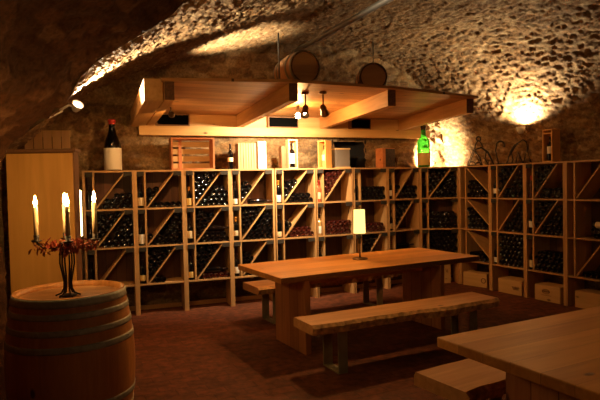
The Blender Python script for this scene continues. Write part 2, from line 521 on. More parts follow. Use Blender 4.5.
# nearer, slightly lower vault; stone colour darkened to stand in for shade
bprof = [(-2.24, -.02), (-2.24, .9), (-2.25, 1.6), (-2.215, 1.90), (-2.08, 2.00), (-1.93, 2.10), (-1.79, 2.20), (-1.705, 2.29), (-1.617, 2.44), (-1.465, 2.565), (-1.275, 2.67), (-1.085, 2.78), (-.93, 2.89), (-.8, 2.98), (-.3, 3.2), (.8, 3.42), (2.2, 3.5), (3.6, 3.2), (4.6, 2.5), (4.95, 1.7), (4.97, .8), (4.97, -.02)]
pr, L = catmull(bprof, .03)
ys = YB-np.arange(0, 6.8, .035)
P = np.zeros((len(pr), len(ys), 3)); P[..., 0] = pr[:, :1]; P[..., 2] = pr[:, 1:2]; P[..., 1] = ys[None, :]
B, A = np.meshgrid(ys, L)
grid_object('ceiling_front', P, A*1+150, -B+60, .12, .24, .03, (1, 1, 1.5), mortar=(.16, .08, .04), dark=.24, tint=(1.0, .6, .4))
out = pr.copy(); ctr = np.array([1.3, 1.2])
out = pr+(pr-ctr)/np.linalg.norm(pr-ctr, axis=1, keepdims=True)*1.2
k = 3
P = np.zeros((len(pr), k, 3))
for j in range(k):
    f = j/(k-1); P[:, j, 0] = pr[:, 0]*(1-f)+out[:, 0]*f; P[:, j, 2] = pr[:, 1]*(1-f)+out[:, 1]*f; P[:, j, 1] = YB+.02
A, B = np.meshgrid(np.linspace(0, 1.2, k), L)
grid_object('light_stop', P, A, B, .2, .1, .01, (1, 9, 1.5), dark=.3)  # unseen strip added behind the vault step to stop light leaks
tag(MB().add([(-2.6, -2.62, -.05), (5.2, -2.62, -.05), (5.2, -2.62, 4), (-2.6, -2.62, 4)], [(0, 3, 2, 1)]).build('wall_front', plain('plain_stone', (.2, .13, .08), .9, noise=.4, nscale=6)), kind='structure')
tag(MB().add([(-6, -2.7, 0), (8, -2.7, 0), (8, 11, 0), (-6, 11, 0)], [(0, 1, 2, 3)]).build('floor', M['floor']), kind='structure')

# ------------------------------------------------------------------ bottles
def bottle_profile(r, h, kind='bordeaux'):
    if kind == 'burgundy':
        return [(0, .05*h), (r*.5, .025*h), (r*.72, .004*h), (r*.82, 0), (r*.93, .006*h), (r*.985, .02*h), (r, .04*h), (r, .46*h), (r*.93, .54*h), (r*.72, .64*h), (r*.5, .73*h), (r*.4, .8*h), (r*.37, .96*h), (r*.42, .965*h), (r*.42, .99*h), (r*.36, h), (0, h)]
    return [(0, .05*h), (r*.5, .025*h), (r*.72, .004*h), (r*.82, 0), (r*.93, .006*h), (r*.985, .02*h), (r, .04*h), (r, .6*h), (r*.95, .64*h), (r*.75, .685*h), (r*.5, .725*h), (r*.4, .77*h), (r*.37, .95*h), (r*.43, .955*h), (r*.43, .985*h), (r*.36, h), (0, h)]
BR, BH = .0352, .30
lying = {}
for k_, mname in (('dark', 'glass'), ('red', 'glass_red')):
    lying[k_] = MB().lathe(bottle_profile(BR, BH), 18).mesh('wine_bottle', M[mname])
    lying[k_+'b'] = MB().lathe(bottle_profile(BR, BH, 'burgundy'), 18).mesh('wine_bottle', M[mname])

def standing_bottle(r, h, glass, label, capsule, lab=(.14, .46), kind='bordeaux', capfrac=.22, name='wine_bottle'):
    o = MB().lathe(bottle_profile(r, h, kind), 24).build(name, M[glass])
    if label:
        MB().lathe([(r*1.012, lab[0]*h), (r*1.02, lab[0]*h+.001), (r*1.02, lab[1]*h-.001), (r*1.012, lab[1]*h)], 24).build('label', M[label], o)
    if capsule:
        c0 = 1-capfrac
        rr = r*.38
        MB().lathe([(rr*1.05, c0*h), (rr*1.02, .945*h), (r*.46, .95*h), (r*.46, .99*h), (r*.4, h*1.003), (0, h*1.003)], 20).build('capsule', M[capsule], o)
    return o

# ------------------------------------------------------------------ racks
UW, UD = .60, .33
ZT, Z1, Z2, Z3 = 1.802, 1.332, .862, .386
corners = [(-2.603, 6.636)]
angs = [.3393]*4+[.37, .43, .4745, .4745]+[-.0091]+[-1.0775]*4
GAP = {5: .012, 6: .021, 7: .016}
for a in angs:
    corners.append((corners[-1][0]+UW*math.cos(a), corners[-1][1]+UW*math.sin(a)))
ORD = ['first', 'second', 'third', 'fourth', 'fifth', 'sixth', 'seventh', 'eighth', 'ninth', 'tenth', 'eleventh', 'twelfth', 'thirteenth', 'fourteenth', 'fifteenth']
PT = .028                 # side panel
SX0, SX1 = .028, .112     # slot
DX = .022                 # divider
CX0, CX1 = SX1+DX, UW-PT  # bottle cell
CW = CX1-CX0
rows = [(Z1, ZT-.02), (Z2, Z1-.02), (Z3, Z2-.02)]
# per cell: diagonal, A bottles (fill 0..1 / count), B layers, colour of each
CELL = {
 1: [('/', 0, 3, 'dark', 'dark'), ('/', 99, 9, 'dark', 'dark'), ('/', 0, (1, 0, 1), 'dark', 'dark')],
 2: [('/', 4, 1, 'dark', 'dark'), ('/', 1, 9, 'dark', 'dark'), ('/', 99, (1, 0, 2), 'dark', 'dark')],
 3: [('/', 99, 4, 'dark', 'dark'), ('/', 10, 2, 'dark', 'dark'), ('/', 99, 1, 'dark', 'red')],
 4: [('/', 5, 0, 'dark', 'dark'), ('/', 99, 9, 'dark', 'dark'), ('/', 5, 2, 'dark', 'dark')],
 5: [('/', 6, 2, 'dark', 'dark'), ('/', 3, 2, 'dark', 'red'), (None, 0, 1, 'dark', 'dark')],
 6: [('/', 99, 0, 'red', 'dark'), (None, 0, 3, 'red', 'red'), (None, 0, 1, 'dark', 'dark')],
 7: [(None, 0, 3, 'dark', 'dark'), (None, 0, 2, 'red', 'red'), ('/', 99, 0, 'dark', 'dark')],
 8: [('/', 2, 3, 'dark', 'dark'), ('/', 99, 0, 'dark', 'dark'), (None, 0, 3, 'dark', 'dark')],
 9: [('/', 99, 9, 'dark', 'dark'), (None, 0, 4, 'dark', 'dark'), (None, 0, 9, 'dark', 'dark')],
 10: [('\\', 0, 4, 'dark', 'dark'), ('\\', 0, 5, 'dark', 'dark'), ('\\', 2, 2, 'dark', 'dark')],
 11: [('/', 99, 9, 'dark', 'dark'), ('/', 0, 9, 'dark', 'dark'), (None, 0, 9, 'dark', 'dark')],
 12: [('/', 13, 2, 'dark', 'dark'), ('/', 99, 9, 'dark', 'dark'), (None, 0, 4, 'dark', 'dark')],
 13: [('/', 0, 0, 'dark', 'dark'), (None, 0, 2, 'dark', 'dark'), ('/', 0, 1, 'dark', 'dark')],
}
ROWN = ['top', 'middle', 'bottom']
RACK_LABEL = {
 1: 'oak wine rack under the magnum with the white label', 2: 'oak wine rack right of the magnum, under the left part of the reddish crate',
 3: 'oak wine rack under the right part of the reddish slatted crate', 4: 'oak wine rack with the small black bottle and pale slatted crate on top',
 5: 'oak wine rack carrying the narrow box with the white-labelled bottle', 6: 'oak wine rack with red bottles stacked in its top and middle cells',
 7: 'oak wine rack right behind the lit table lamp', 8: 'oak wine rack beneath the box with the dark printed panel, left of the green bottle',
 9: 'oak wine rack in the corner under the tall green bottle', 10: 'oak wine rack whose diagonal boards slope down to the right, under the wire figure',
 11: 'oak wine rack between the wire figures and the open bottle box', 12: 'oak wine rack under the open box holding a single bottle, on the right wall',
 13: 'nearly empty oak wine rack at the right end of the row'}
lie = []      # (score, rack, world matrix args, mesh, label)
BD_ = .0728
def lay(u, r, k, where, n, x, zc, colour):
    a = angs[u-1]; p = corners[u-1]
    zb = rows[r][0]
    lie.append(dict(u=u, r=r, x=CX0+x, z=zb+zc+.001, col=colour, part=where, layer=k, n=n, yj=random.uniform(.012, .03)))
for u in range(1, 14):
    p = corners[u-1]; a = angs[u-1]
    root = empty('wine_rack', (p[0], p[1], 0), a, RACK_LABEL[u], 'wine rack', 'row of oak wine racks')
    for x0 in (GAP.get(u, 0), UW-PT):
        MB().box(x0+.0005, (PT if x0 < .1 else UW)-.0005, 0, UD, 0, ZT-.02).build('side_panel', M['oak_z'], root)
    for zt in (ZT, Z1, Z2, Z3):
        top = zt == ZT
        MB().box(.0006+GAP.get(u, 0) if top else PT, UW-.0006 if top else UW-PT, -.004 if top else .003, UD-.012, zt-.02, zt).build('shelf', M['oak_x'], root)
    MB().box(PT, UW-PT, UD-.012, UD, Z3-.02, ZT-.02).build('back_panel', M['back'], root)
    MB().box(PT, UW-PT, .30, .318, .0, .055).build('base_rail', M['oak_x'], root)
    for r, (z0, z1) in enumerate(rows):
        MB().box(SX1, SX1+DX, .006, UD-.012, z0, z1).build('divider', M['oak_z'], root)
        diag, na, lb, ca, cb = CELL[u][r]
        i0, i1 = 0, 99
        if isinstance(lb, tuple): lb, i0, i1 = lb
        ch = z1-z0
        ex = .80*CW
        if diag:
            th = .016
            mb = MB()
            if diag == '/': a0, a1 = Vector((CX0+.012, 0, z0+.012)), Vector((CX0+ex, 0, z1-.008))
            else: a0, a1 = Vector((CX0+.01, 0, z1-.01)), Vector((CX1-.008, 0, z0+.08))
            mid_y = (.012+UD-.014)/2
            a0.y = a1.y = mid_y
            d = (a1-a0).normalized(); nn = Vector((-d.z, 0, d.x))*th/2
            hy = Vector((0, (UD-.026)/2, 0))
            vs = [q_+s_*nn+t_*hy for q_ in (a0, a1) for s_ in (-1, 1) for t_ in (-1, 1)]
            mb.add(vs, [(0, 1, 3, 2), (4, 6, 7, 5), (0, 4, 5, 1), (2, 3, 7, 6), (0, 2, 6, 4), (1, 5, 7, 3)])
            mb.build('diagonal_board', M['oak_x'], root)
        if u <= 9 or u in (11, 12):
            zz = z1
            MB().box(SX0+.001, SX1+.004, -.010, -.0045, zz-.05, zz+.004).build('slate_plate', M['slate'], root)
            if u <= 9: MB().box(CX1-.1, CX1-.001, -.010, -.0045, zz-.05, zz+.004).build('slate_plate', M['slate'], root)
        # bottles lying in the cell
        R_ = BD_/2
        if diag == '/':
            th2 = .008+R_+.001
            dl = math.hypot(ex-.012, ch-.02); dx, dz = (ex-.012)/dl, (ch-.02)/dl
            nx, nz = -dz, dx      # up-left of the board
            if na:
                cand = []
                for k in range(8):
                    off = th2+k*BD_*.87
                    # start where the bottle touches the divider
                    s0 = None; i = 0
                    sx = (R_+.001-.012-nx*off)/dx
                    s = sx
                    while True:
                        x = .012+dx*s+nx*off; zc = .012+dz*s+nz*off
                        if zc > ch-R_-.002: break
                        if zc >= R_ and x >= R_: cand.append((zc, k, i, x)); i += 1
                        s += BD_
                        if s > 2: break
                cand.sort()
                for zc, k, i, x in cand[:na]: lay(u, r, k, 'A', i, x, zc, ca)
            if lb:
                for k in range(lb):
                    zc = R_+k*BD_*.866
                    if zc > ch-R_-.003: break
                    xs = CW-R_-.001-(R_ if k % 2 else 0)
                    row = []
                    while xs > R_:
                        d_ = (xs-.012)*dz-(zc-.012)*dx
                        if d_ < .008+R_+.001: break
                        row.append(xs); xs -= BD_
                    for i, x in enumerate(row[::-1][i0:i1]): lay(u, r, k, 'B', i, x, zc, cb)
        elif diag == '\\':
            A0 = (.01, ch-.01); A1 = (CW-.008, .08)
            dl = math.hypot(A1[0]-A0[0], A1[1]-A0[1]); dx, dz = (A1[0]-A0[0])/dl, (A1[1]-A0[1])/dl
            for k in range(lb):
                zc = R_+k*BD_*.866
                x = R_+.001+(R_ if k % 2 else 0); i = 0
                while x < CW-R_:
                    d_ = -(x-A0[0])*dz+(zc-A0[1])*dx     # distance above the board
                    if -d_ < .009+R_: break
                    lay(u, r, k, 'B', i, x, zc, cb); i += 1; x += BD_
        else:
            for k in range(lb):
                zc = R_+k*BD_*.866
                if zc > ch-R_-.003: break
                x = R_+.001+(R_ if k % 2 else 0); i = 0
                x_min = .2 if u == 13 else 0
                while x < CW-R_+.002:
                    if x > x_min:
                        lay(u, r, k, 'C', i, x, zc, cb); i += 1
                    x += BD_
NIND = 258
for b in lie:
    a = angs[b['u']-1]; p = corners[b['u']-1]
    px = p[0]+math.cos(a)*b['x']; py = p[1]+math.sin(a)*b['x']
    cosv = (px*-math.sin(a)+py*math.cos(a))/math.hypot(px, py)
    b['px'], b['py'], b['a'] = px, py, a
    b['score'] = cosv/(px*px+py*py)*(.75 if (b['r'] == 2 and 5 <= b['u'] <= 8) else 1)
lie.sort(key=lambda b: -b['score'])
def bottle_matrix(b):
    a = b['a']
    y = b['yj']
    return Matrix.Translation((b['px']-math.sin(a)*y, b['py']+math.cos(a)*y, b['z'])) @ rz(a) @ Matrix.Rotation(-PI/2, 4, 'X') @ Matrix.Rotation(random.uniform(0, 6), 4, 'Z')
protos = {}
CN = {'dark': 'dark', 'red': 'reddish'}
for b in lie[:NIND]:
    key = b['col']+('b' if random.random() < .35 else '')
    if key not in protos:
        o = bpy.data.objects.new('wine_bottle', lying[key]); protos[key] = o
    else:
        o = protos[key].copy()
    C.objects.link(o)
    o.matrix_world = bottle_matrix(b)
    rk = ORD[b['u']-1]
    if b['part'] == 'A':
        lab = f"{CN[b['col']]} bottle {ORD[b['n']]} up the slope, layer {b['layer']+1} on the diagonal, {ROWN[b['r']]} cell, {rk} rack"
    else:
        lab = f"{CN[b['col']]} bottle {ORD[b['n']]} from left, layer {b['layer']+1} on the {ROWN[b['r']]} cell shelf, {rk} rack"
    tag(o, lab, 'wine bottle', 'wine bottles lying in the racks')
mb = MB()
prof_l = bottle_profile(BR, BH)
for b in lie[NIND:]:
    mb.cur = 1 if b['col'] == 'red' else 0
    mb.lathe(prof_l, 14, T=bottle_matrix(b))
tag(mb.build('wine_bottles', [M['glass'], M['glass_red']]), 'remaining dark wine bottles massed in the middle, corner and right-wall racks', 'wine bottles', None, 'stuff')

# bottles standing in the narrow slots: (rack, row) -> glass, label, capsule, label span, radius, height, words
SLOT = [
 (1, 0, 'glass', None, 'foil_dark', None, .034, .30, 'unlabelled dark bottle standing in the top slot of the first rack'),
 (1, 1, 'glass', 'paper_red', 'foil_dark', (.12, .4), .034, .30, 'dark bottle with a reddish label standing in the middle slot of the first rack'),
 (1, 2, 'glass', None, 'foil_dark', None, .034, .31, 'dark bottle standing behind the red leaves in the bottom slot of the first rack'),
 (2, 0, 'glass', 'paper_cream', 'foil_dark', (.1, .42), .036, .31, 'dark bottle with a cream label standing in the top slot of the second rack'),
 (2, 1, 'glass', 'paper_white', 'foil_dark', (.08, .46), .037, .31, 'dark bottle with a tall white label in the middle slot of the second rack'),
 (2, 2, 'glass', 'paper_yellow', 'foil_dark', (.12, .36), .037, .30, 'dark bottle with a dull yellow label in the bottom slot of the second rack'),
 (3, 0, 'glass', 'paper_yellow', 'foil_orange', (.06, .42), .036, .25, 'short bottle with a yellow label in the top slot under the reddish crate'),
 (3, 1, 'glass', 'paper_cream', 'foil_dark', (.2, .5), .036, .31, 'dark bottle with a cream label in the middle slot of the third rack'),
 (3, 2, 'glass', 'paper_yellow', 'foil_dark', (.1, .36), .036, .30, 'dark bottle with a yellow label in the bottom slot of the third rack'),
 (4, 0, 'glass', 'paper_white', 'foil_dark', (.04, .26), .035, .30, 'dark bottle with a low white label in the top slot of the fourth rack'),
 (4, 1, 'glass', 'paper_cream', 'foil_orange', (.2, .42), .034, .31, 'dark bottle with an orange-cream label in the middle slot of the fourth rack'),
 (4, 2, 'glass', 'paper_white', 'foil_dark', (.14, .42), .035, .30, 'dark bottle with a white label in the bottom slot of the fourth rack'),
 (5, 0, 'glass', 'paper_white', 'foil_orange', (.06, .36), .036, .31, 'bottle with an orange capsule and white label in the fifth rack'),
 (5, 1, 'glass', 'paper_cream', 'foil_dark', (.06, .28), .036, .31, 'dark bottle with a low cream label in the middle slot of the fifth rack'),
 (5, 2, 'glass', None, 'foil_dark', None, .035, .30, 'plain dark bottle in the bottom slot of the fifth rack'),
 (6, 0, 'glass_rose', 'paper_cream', 'foil_red', (.14, .44), .035, .30, 'rosy red bottle with a pale label in the top slot of the sixth rack'),
 (6, 1, 'glass_clear', 'paper_white', 'foil_dark', (.1, .44), .036, .30, 'pale bottle with a white label in the middle slot of the sixth rack'),
 (6, 2, 'glass', None, 'foil_dark', None, .035, .30, 'plain dark bottle in the bottom slot of the sixth rack'),
 (7, 0, 'glass', None, 'foil_dark', None, .035, .31, 'dark bottle in the top slot of the seventh rack, above the table lamp'),
 (7, 1, 'glass', 'paper_cream', 'foil_dark', (.14, .4), .035, .3, 'bottle in the middle slot hidden behind the table lamp shade'),
 (8, 0, 'glass', 'paper_white', 'foil_dark', (.16, .44), .035, .30, 'dark bottle with a white label in the top slot of the eighth rack'),
 (8, 1, 'glass', 'paper_cream', 'foil_dark', (.1, .36), .035, .30, 'dark bottle with a cream label in the middle slot of the eighth rack'),
 (9, 0, 'glass', None, 'foil_dark', None, .035, .30, 'dark bottle in the top slot under the green bottle'),
 (9, 1, 'glass', None, 'foil_dark', None, .035, .30, 'dark bottle in the middle slot of the corner rack'),
 (9, 2, 'glass', None, 'foil_dark', None, .035, .30, 'dark bottle in the bottom slot of the corner rack'),
 (11, 0, 'glass', 'paper_white', 'foil_dark', (.2, .44), .035, .30, 'bottle with a white label in the top slot of the eleventh rack'),
 (11, 2, 'glass', 'paper_white', 'foil_dark', (.1, .34), .035, .29, 'bottle with a white label in the bottom slot of the eleventh rack'),
 (12, 0, 'glass_red', None, 'foil_red', None, .035, .30, 'reddish bottle in the top slot under the open bottle box'),
 (12, 1, 'glass', 'paper_white', 'foil_dark', (.28, .56), .035, .30, 'bottle with a white label in the middle slot of the twelfth rack'),
 (12, 2, 'glass', 'paper_cream', 'foil_dark', (.1, .42), .035, .29, 'bottle with a cream label in the bottom slot of the twelfth rack'),
]
def rack_point(u, x, y, z):
    a = angs[u-1]; p = corners[u-1]
    return (p[0]+math.cos(a)*x-math.sin(a)*y, p[1]+math.sin(a)*x+math.cos(a)*y, z)
for u, r, g, l, cp, span, rr, hh, words_ in SLOT:
    o = standing_bottle(rr, hh, g, l, cp, span or (.1, .4), capfrac=.2)
    o.location = rack_point(u, (SX0+SX1)/2, .05, rows[r][0]+.001)
    o.rotation_euler = (0, 0, random.uniform(0, 6))
    tag(o, words_, 'wine bottle', 'wine bottles standing in the rack slots')
# a bottle with a pale neck label lying in the right end rack
o = standing_bottle(.036, .30, 'glass', 'paper_cream', 'foil_dark', (.12, .42))
a = angs[12]
o.matrix_world = Matrix.Translation(rack_point(13, .34, .06, rows[1][0]+.037+2*.065)) @ rz(a) @ Matrix.Rotation(PI/2, 4, 'Y')
tag(o, 'bottle with a cream label lying sideways on the heap in the right end rack', 'wine bottle', 'wine bottles lying in the racks')
# two bottles lying lengthways in the fourth rack and single ones on top of heaps
def sideways(u, r, x, zc, y, label, tilt=0, col='glass'):
    o = standing_bottle(.0352, .30, col, None, 'foil_dark')
    o.matrix_world = Matrix.Translation(rack_point(u, x, y, rows[r][0]+zc)) @ rz(angs[u-1]) @ Matrix.Rotation(PI/2+tilt, 4, 'Y')
    tag(o, label, 'wine bottle', 'wine bottles lying in the racks')
sideways(3, 1, .27, .036+2*.064+.012, .05, 'dark bottle lying lengthways over the heap in the middle cell of the third rack')
sideways(3, 2, .25, .036+.0655+.012, .05, 'dark bottle lying lengthways on the reddish bottles, bottom cell of the third rack')
sideways(4, 0, .27, .037, .05, 'dark bottle lying lengthways on the shelf below the diagonal, top cell of the fourth rack')
sideways(4, 0, .26, .037, .14, 'dark bottle lying lengthways behind another one, top cell of the fourth rack')
sideways(8, 2, .20, .036+3*.064+.012, .05, 'dark bottle lying lengthways on top of the heap in the eighth rack, bottom cell')

# ------------------------------------------------------------------ things on the racks
def at_rack(name, u, x, y, label, cat, group=None, turn=0):
    q = rack_point(u, x, y, ZT+.001)
    return empty(name, q, angs[u-1]+turn, label, cat, group)

o = standing_bottle(.104, .64, 'glass', 'paper_white', 'foil_red', (.02, .44), 'burgundy', .10, 'magnum_bottle')
o.location = rack_point(1, .36, .17, ZT+.001)
tag(o, 'very large dark wine bottle with a blank white label and red capsule', 'wine bottle')

# reddish crate lying open towards the room
g = at_rack('wooden_crate', 2, .46, .03, 'reddish slatted wooden crate standing open-fronted on the racks', 'crate', turn=0)
cw_, ch_, cd_ = .55, .41, .26
MB().box(0, .02, 0, cd_, 0, ch_).build('side_panel', M['crate'], g)
MB().box(cw_-.02, cw_, 0, cd_, 0, ch_).build('side_panel', M['crate'], g)
MB().box(.02, cw_-.02, 0, cd_, 0, .018).build('side_panel', M['crate'], g)
MB().box(.02, cw_-.02, 0, cd_, ch_-.018, ch_).build('side_panel', M['crate'], g)
for k in range(4):
    z0 = .02+k*.095
    MB().box(.02, cw_-.02, cd_-.012, cd_, z0, z0+.07).build('slat', M['box'], g)
for x0 in (.02, .5-.06):
    MB().box(x0+.1, x0+.14, cd_-.024, cd_-.012, .02, ch_-.02).build('batten', M['crate'], g)

o = standing_bottle(.036, .34, 'glass', 'paper_cream', 'foil_dark', (.3, .46), capfrac=.2)
o.location = rack_point(4, .045, .16, ZT+.001)
tag(o, 'small black bottle on the rack left of the pale slatted crate', 'wine bottle')
g = at_rack('slatted_crate', 4, .14, .10, 'pale crate with upright slats on the racks beside the small black bottle', 'crate')
for k in range(7):
    MB().box(k*.036, k*.036+.028, 0, .014, 0, .345).build('slat', M['crate_pale'], g)
MB().box(0, .249, .0145, .17, 0, .34).build('box_body', M['brown'], g)
g = at_rack('white_box', 4, .405, .08, 'bright white wooden box lit up beside the pale slatted crate', 'box')
MB().box(0, .115, 0, .15, 0, .37).build('box_body', M['white_wood'], g, bevel=.003)
MB().box(.004, .06, -.006, 0, .004, .366).build('sliding_lid', M['white_wood'], g)
g = at_rack('bottle_box', 5, .155, .12, 'narrow dark brown box upright on the fifth rack', 'box')
MB().box(0, .06, 0, .12, 0, .31).build('box_body', M['brown'], g, bevel=.002)

def open_bottle_box(u, x, y, bw, bh, bdp, label, turn, mat='box_z', shelf=False, depth_back=.01):
    g = at_rack('bottle_box', u, x, y, label, 'box', turn=turn)
    t_ = .014
    MB().box(0, t_, 0, bdp, 0, bh).build('side_panel', M[mat], g)
    MB().box(bw-t_, bw, 0, bdp, 0, bh).build('side_panel', M[mat], g)
    MB().box(t_, bw-t_, 0, bdp, 0, t_).build('side_panel', M[mat], g)
    MB().box(t_, bw-t_, 0, bdp, bh-t_, bh).build('side_panel', M[mat], g)
    MB().box(t_, bw-t_, bdp-depth_back, bdp, t_, bh-t_).build('back_panel', M['brown'] if shelf else M[mat], g)
    if shelf:
        MB().box(t_, bw-t_, 0, .02, bh-.06, bh-.048).build('crossbar', M[mat], g)
    return g
g = open_bottle_box(5, .25, .1, .135, .40, .12, 'narrow pale box framing a dark bottle with a big white label', 0)
o = standing_bottle(.043, .345, 'glass', 'paper_white', 'foil_dark', (.16, .56), capfrac=.2)
o.location = rack_point(5, .3175, .155, ZT+.016)
tag(o, 'dark bottle with a big white label inside the narrow pale box', 'wine bottle')
g = open_bottle_box(6, .13, .17, .13, .39, .16, 'pale yellow box with a narrow opening left of the dark wall recess', -1.05, 'pine_z')
o = standing_bottle(.036, .31, 'glass_clear', 'paper_cream', 'foil_dark', (.3, .56), capfrac=.2)
q = g.matrix_basis @ Vector((.065, .07, .016))
o.location = q
tag(o, 'pale bottle standing inside the yellow box left of the dark recess', 'wine bottle')
# grey case in front of the recess
g = at_rack('display_case', 6, .42, .17, 'grey display case with light rims in front of the dark wall recess', 'case')
MB().box(.008, .232, .008, .14, .02, .27).build('case_body', M['grey_case'], g)
MB().box(0, .24, 0, .148, 0, .02).build('rim', M['box'], g)
MB().box(0, .24, 0, .148, .27, .29).build('rim', M['box'], g)
# box with printed panel
g = at_rack('wine_box', 8, -.035, .06, 'brown box with a dark printed panel left of the green bottle', 'box', turn=.1)
MB().box(0, .24, 0, .16, 0, .29).build('box_body', M['crate'], g)
MB().box(.055, .235, -.006, 0, .01, .28).build('printed_panel', M['print'], g)
o = MB().lathe([(.0, 0), (.03, 0), (.03, .008), (.008, .014), (.008, .07), (.02, .09), (.045, .15), (.042, .155), (.0, .09)], 18).build('goblet', M['bronze'])
o.location = rack_point(8, .30, .17, ZT+.001)
tag(o, 'small brown goblet on the rack just left of the green bottle', 'goblet')
# tall green bottle
o = standing_bottle(.098, .645, 'green', 'paper_yellow', 'foil_dark', (.05, .34), 'bordeaux', .1, 'green_bottle')
o.location = rack_point(9, .10, .15, ZT+.001)
tag(o, 'very tall bright green bottle standing on the corner rack', 'wine bottle')
# open box with one bottle on the right wall
g = open_bottle_box(12, .24, .05, .14, .42, .17, 'tall open wooden box holding one bottle on the right wall racks', .05, 'pine_z', True)
o = standing_bottle(.036, .31, 'glass', 'paper_white', 'foil_dark', (.3, .6), capfrac=.2)
o.location = g.matrix_basis @ Vector((.07, .06, .016))
tag(o, 'dark bottle with a white label inside the tall open box on the right wall racks', 'wine bottle')

# wire figures
def arc(cx, cz, r, a0, a1, n=14, y=0): return [(cx+r*math.cos(a0+(a1-a0)*i/n), y, cz+r*math.sin(a0+(a1-a0)*i/n)) for i in range(n+1)]
g = at_rack('wire_figure', 10, .20, .0, 'black iron wire figure riding a frame, on the rack right of the lamp-lit wall', 'wire figure', turn=1.0)
for yy in (0, .10):
    mb = MB()
    mb.tube([(0, yy, .008), (.20, yy, .008), (.10, yy, .24), (0, yy, .008)], .009, 6)
    mb.build('frame', M['iron'], g)
MB().tube([(.005, 0, .008), (.005, .1, .008)], .0075, 6).tube([(.195, 0, .008), (.195, .1, .008)], .0075, 6).build('foot_bar', M['iron'], g)
MB().tube(arc(.06, .01, .05, 0, PI, y=.05), .0075, 6).tube(arc(.15, .01, .04, 0, PI, y=.05), .0075, 6).build('arch', M['iron'], g)
MB().tube([(.10, .05, .24), (.2, .05, .27), (.29, .05, .2), (.36, .05, .06), (.38, .05, .008)], [.008, .014, .016, .012, .006], 8).build('body', M['iron'], g)
MB().tube([(.10, .05, .24), (.12, .05, .33), (.16, .05, .38), (.2, .05, .33), (.22, .05, .28)], .009, 6).tube(arc(.16, .40, .032, 0, 2*PI, y=.05), .010, 6).build('head', M['iron'], g)
MB().tube([(.1, .05, .22), (.18, .05, .12), (.2, .05, .01)], .009, 6).tube([(.27, .05, .2), (.25, .05, .1), (.3, .05, .008)], .009, 6).build('leg', M['iron'], g)
g = at_rack('wire_figure', 11, .13, .01, 'black iron wire figure with a long leaning body, nearer the open bottle box', 'wire figure', turn=1.02)
MB().tube(arc(.05, .27, .055, -.6, 3.5), .013, 7).tube([(.0, 0, .28), (-.02, 0, .2), (.0, 0, .1), (.02, 0, .008)], .009, 6).build('neck', M['iron'], g)
MB().tube([(.16, 0, .1), (.2, 0, .18), (.25, 0, .26), (.3, 0, .3)], [.01, .02, .02, .01], 8).build('body', M['iron'], g)
MB().tube([(.16, 0, .11), (.15, 0, .05), (.13, 0, .008)], .009, 6).tube([(.2, 0, .15), (.22, 0, .06), (.2, 0, .008)], .009, 6).build('leg', M['iron'], g)
MB().tube([(.27, .04, .008), (.30, .04, .17), (.37, .04, .008)], .009, 6).tube([(.35, -.03, .008), (.40, -.03, .2), (.46, -.03, .008)], .009, 6).build('frame', M['iron'], g)
MB().tube([(.3, 0, .3), (.36, 0, .34), (.41, 0, .3), (.42, 0, .22), (.4, 0, .17)], .009, 6).tube([(-.01, 0, .008), (.46, 0, .008)], .0075, 6).build('tail', M['iron'], g)

# ------------------------------------------------------------------ wine cases on the floor
def script_mark(mb, x, zc, wd, y=-.0022, r=.0028):
    pts = [(x+wd*i/40, y, zc+.013*math.sin(i*.95)*(1 if i % 7 else 1.6)) for i in range(41)]
    mb.tube(pts, r, 5)
def wine_case(u, x, y, wd, ht, dp, label, turn=0, marks='line', z=0.0):
    q = rack_point(u, x, y, z)
    g = empty('wine_case', q, angs[u-1]+turn, label, 'wooden case', 'wooden wine cases in the bottom bays')
    MB().box(0, wd, 0, dp, 0, ht-.012).build('case_body', M['box'], g, bevel=.003)
    MB().box(.002, wd-.002, .002, dp-.002, ht-.0115, ht).build('lid', M['box'], g, bevel=.002)
    mb = MB()
    if marks == 'line':
        script_mark(mb, wd*.6, ht*.5, wd*.3)
        script_mark(mb, wd*.63, ht*.4, wd*.24, r=.002)
    elif marks == 'oval':
        mb.tube([(wd*.45+.055*math.cos(i*.35), -.002, ht*.62+.028*math.sin(i*.35)) for i in range(18)], .003, 5, True)
        script_mark(mb, wd*.3, ht*.62, wd*.3)
        mb.tube([(wd*.28, -.002, ht*.38), (wd*.66, -.002, ht*.38)], .0025, 5)
    elif marks == 'upright':
        mb.tube(arc(wd*.35, ht*.62, .02, .4, 5.6, y=-.002), .005, 5)
        mb.tube([(wd*.6, -.002, ht*.68), (wd*.66, -.002, ht*.52)], .005, 5)
        mb.tube([(wd*.75, -.002, ht*.66), (wd*.75, -.002, ht*.5)], .005, 5)
        mb.tube([(wd*.2, -.002, ht*.36), (wd*.34, -.002, ht*.3)], .004, 5)
        mb.tube([(wd*.56, -.002, ht*.22), (wd*.7, -.002, ht*.2)], .004, 5)
    elif marks == 'ring':
        mb.tube(arc(wd*.86, ht*.5, .035, 0, 2*PI, y=-.002), .006, 5)
    if mb.v: mb.build('stamps', M['ink'], g)  # ink stamps: generic strokes and rings, no readable letters
    return g
wine_case(9, .29, .10, .19, .33, .17, 'pale wooden case standing upright behind the end of the long table', 0, 'upright')
wine_case(10, .06, -.0, .40, .2, .18, 'pale wooden case left of the others in the bay under the sloping boards', .2, 'ring')
wine_case(11, .12, .02, .40, .20, .25, 'pale wooden case with dark lettering in the second bay along the right wall', 0, 'line')
wine_case(12, .13, .02, .38, .205, .25, 'pale wooden case stamped with an oval mark in the third bay', 0, 'oval')
wine_case(13, .10, .04, .40, .205, .24, 'pale wooden case half hidden behind the near table, at the right end', 0, None)

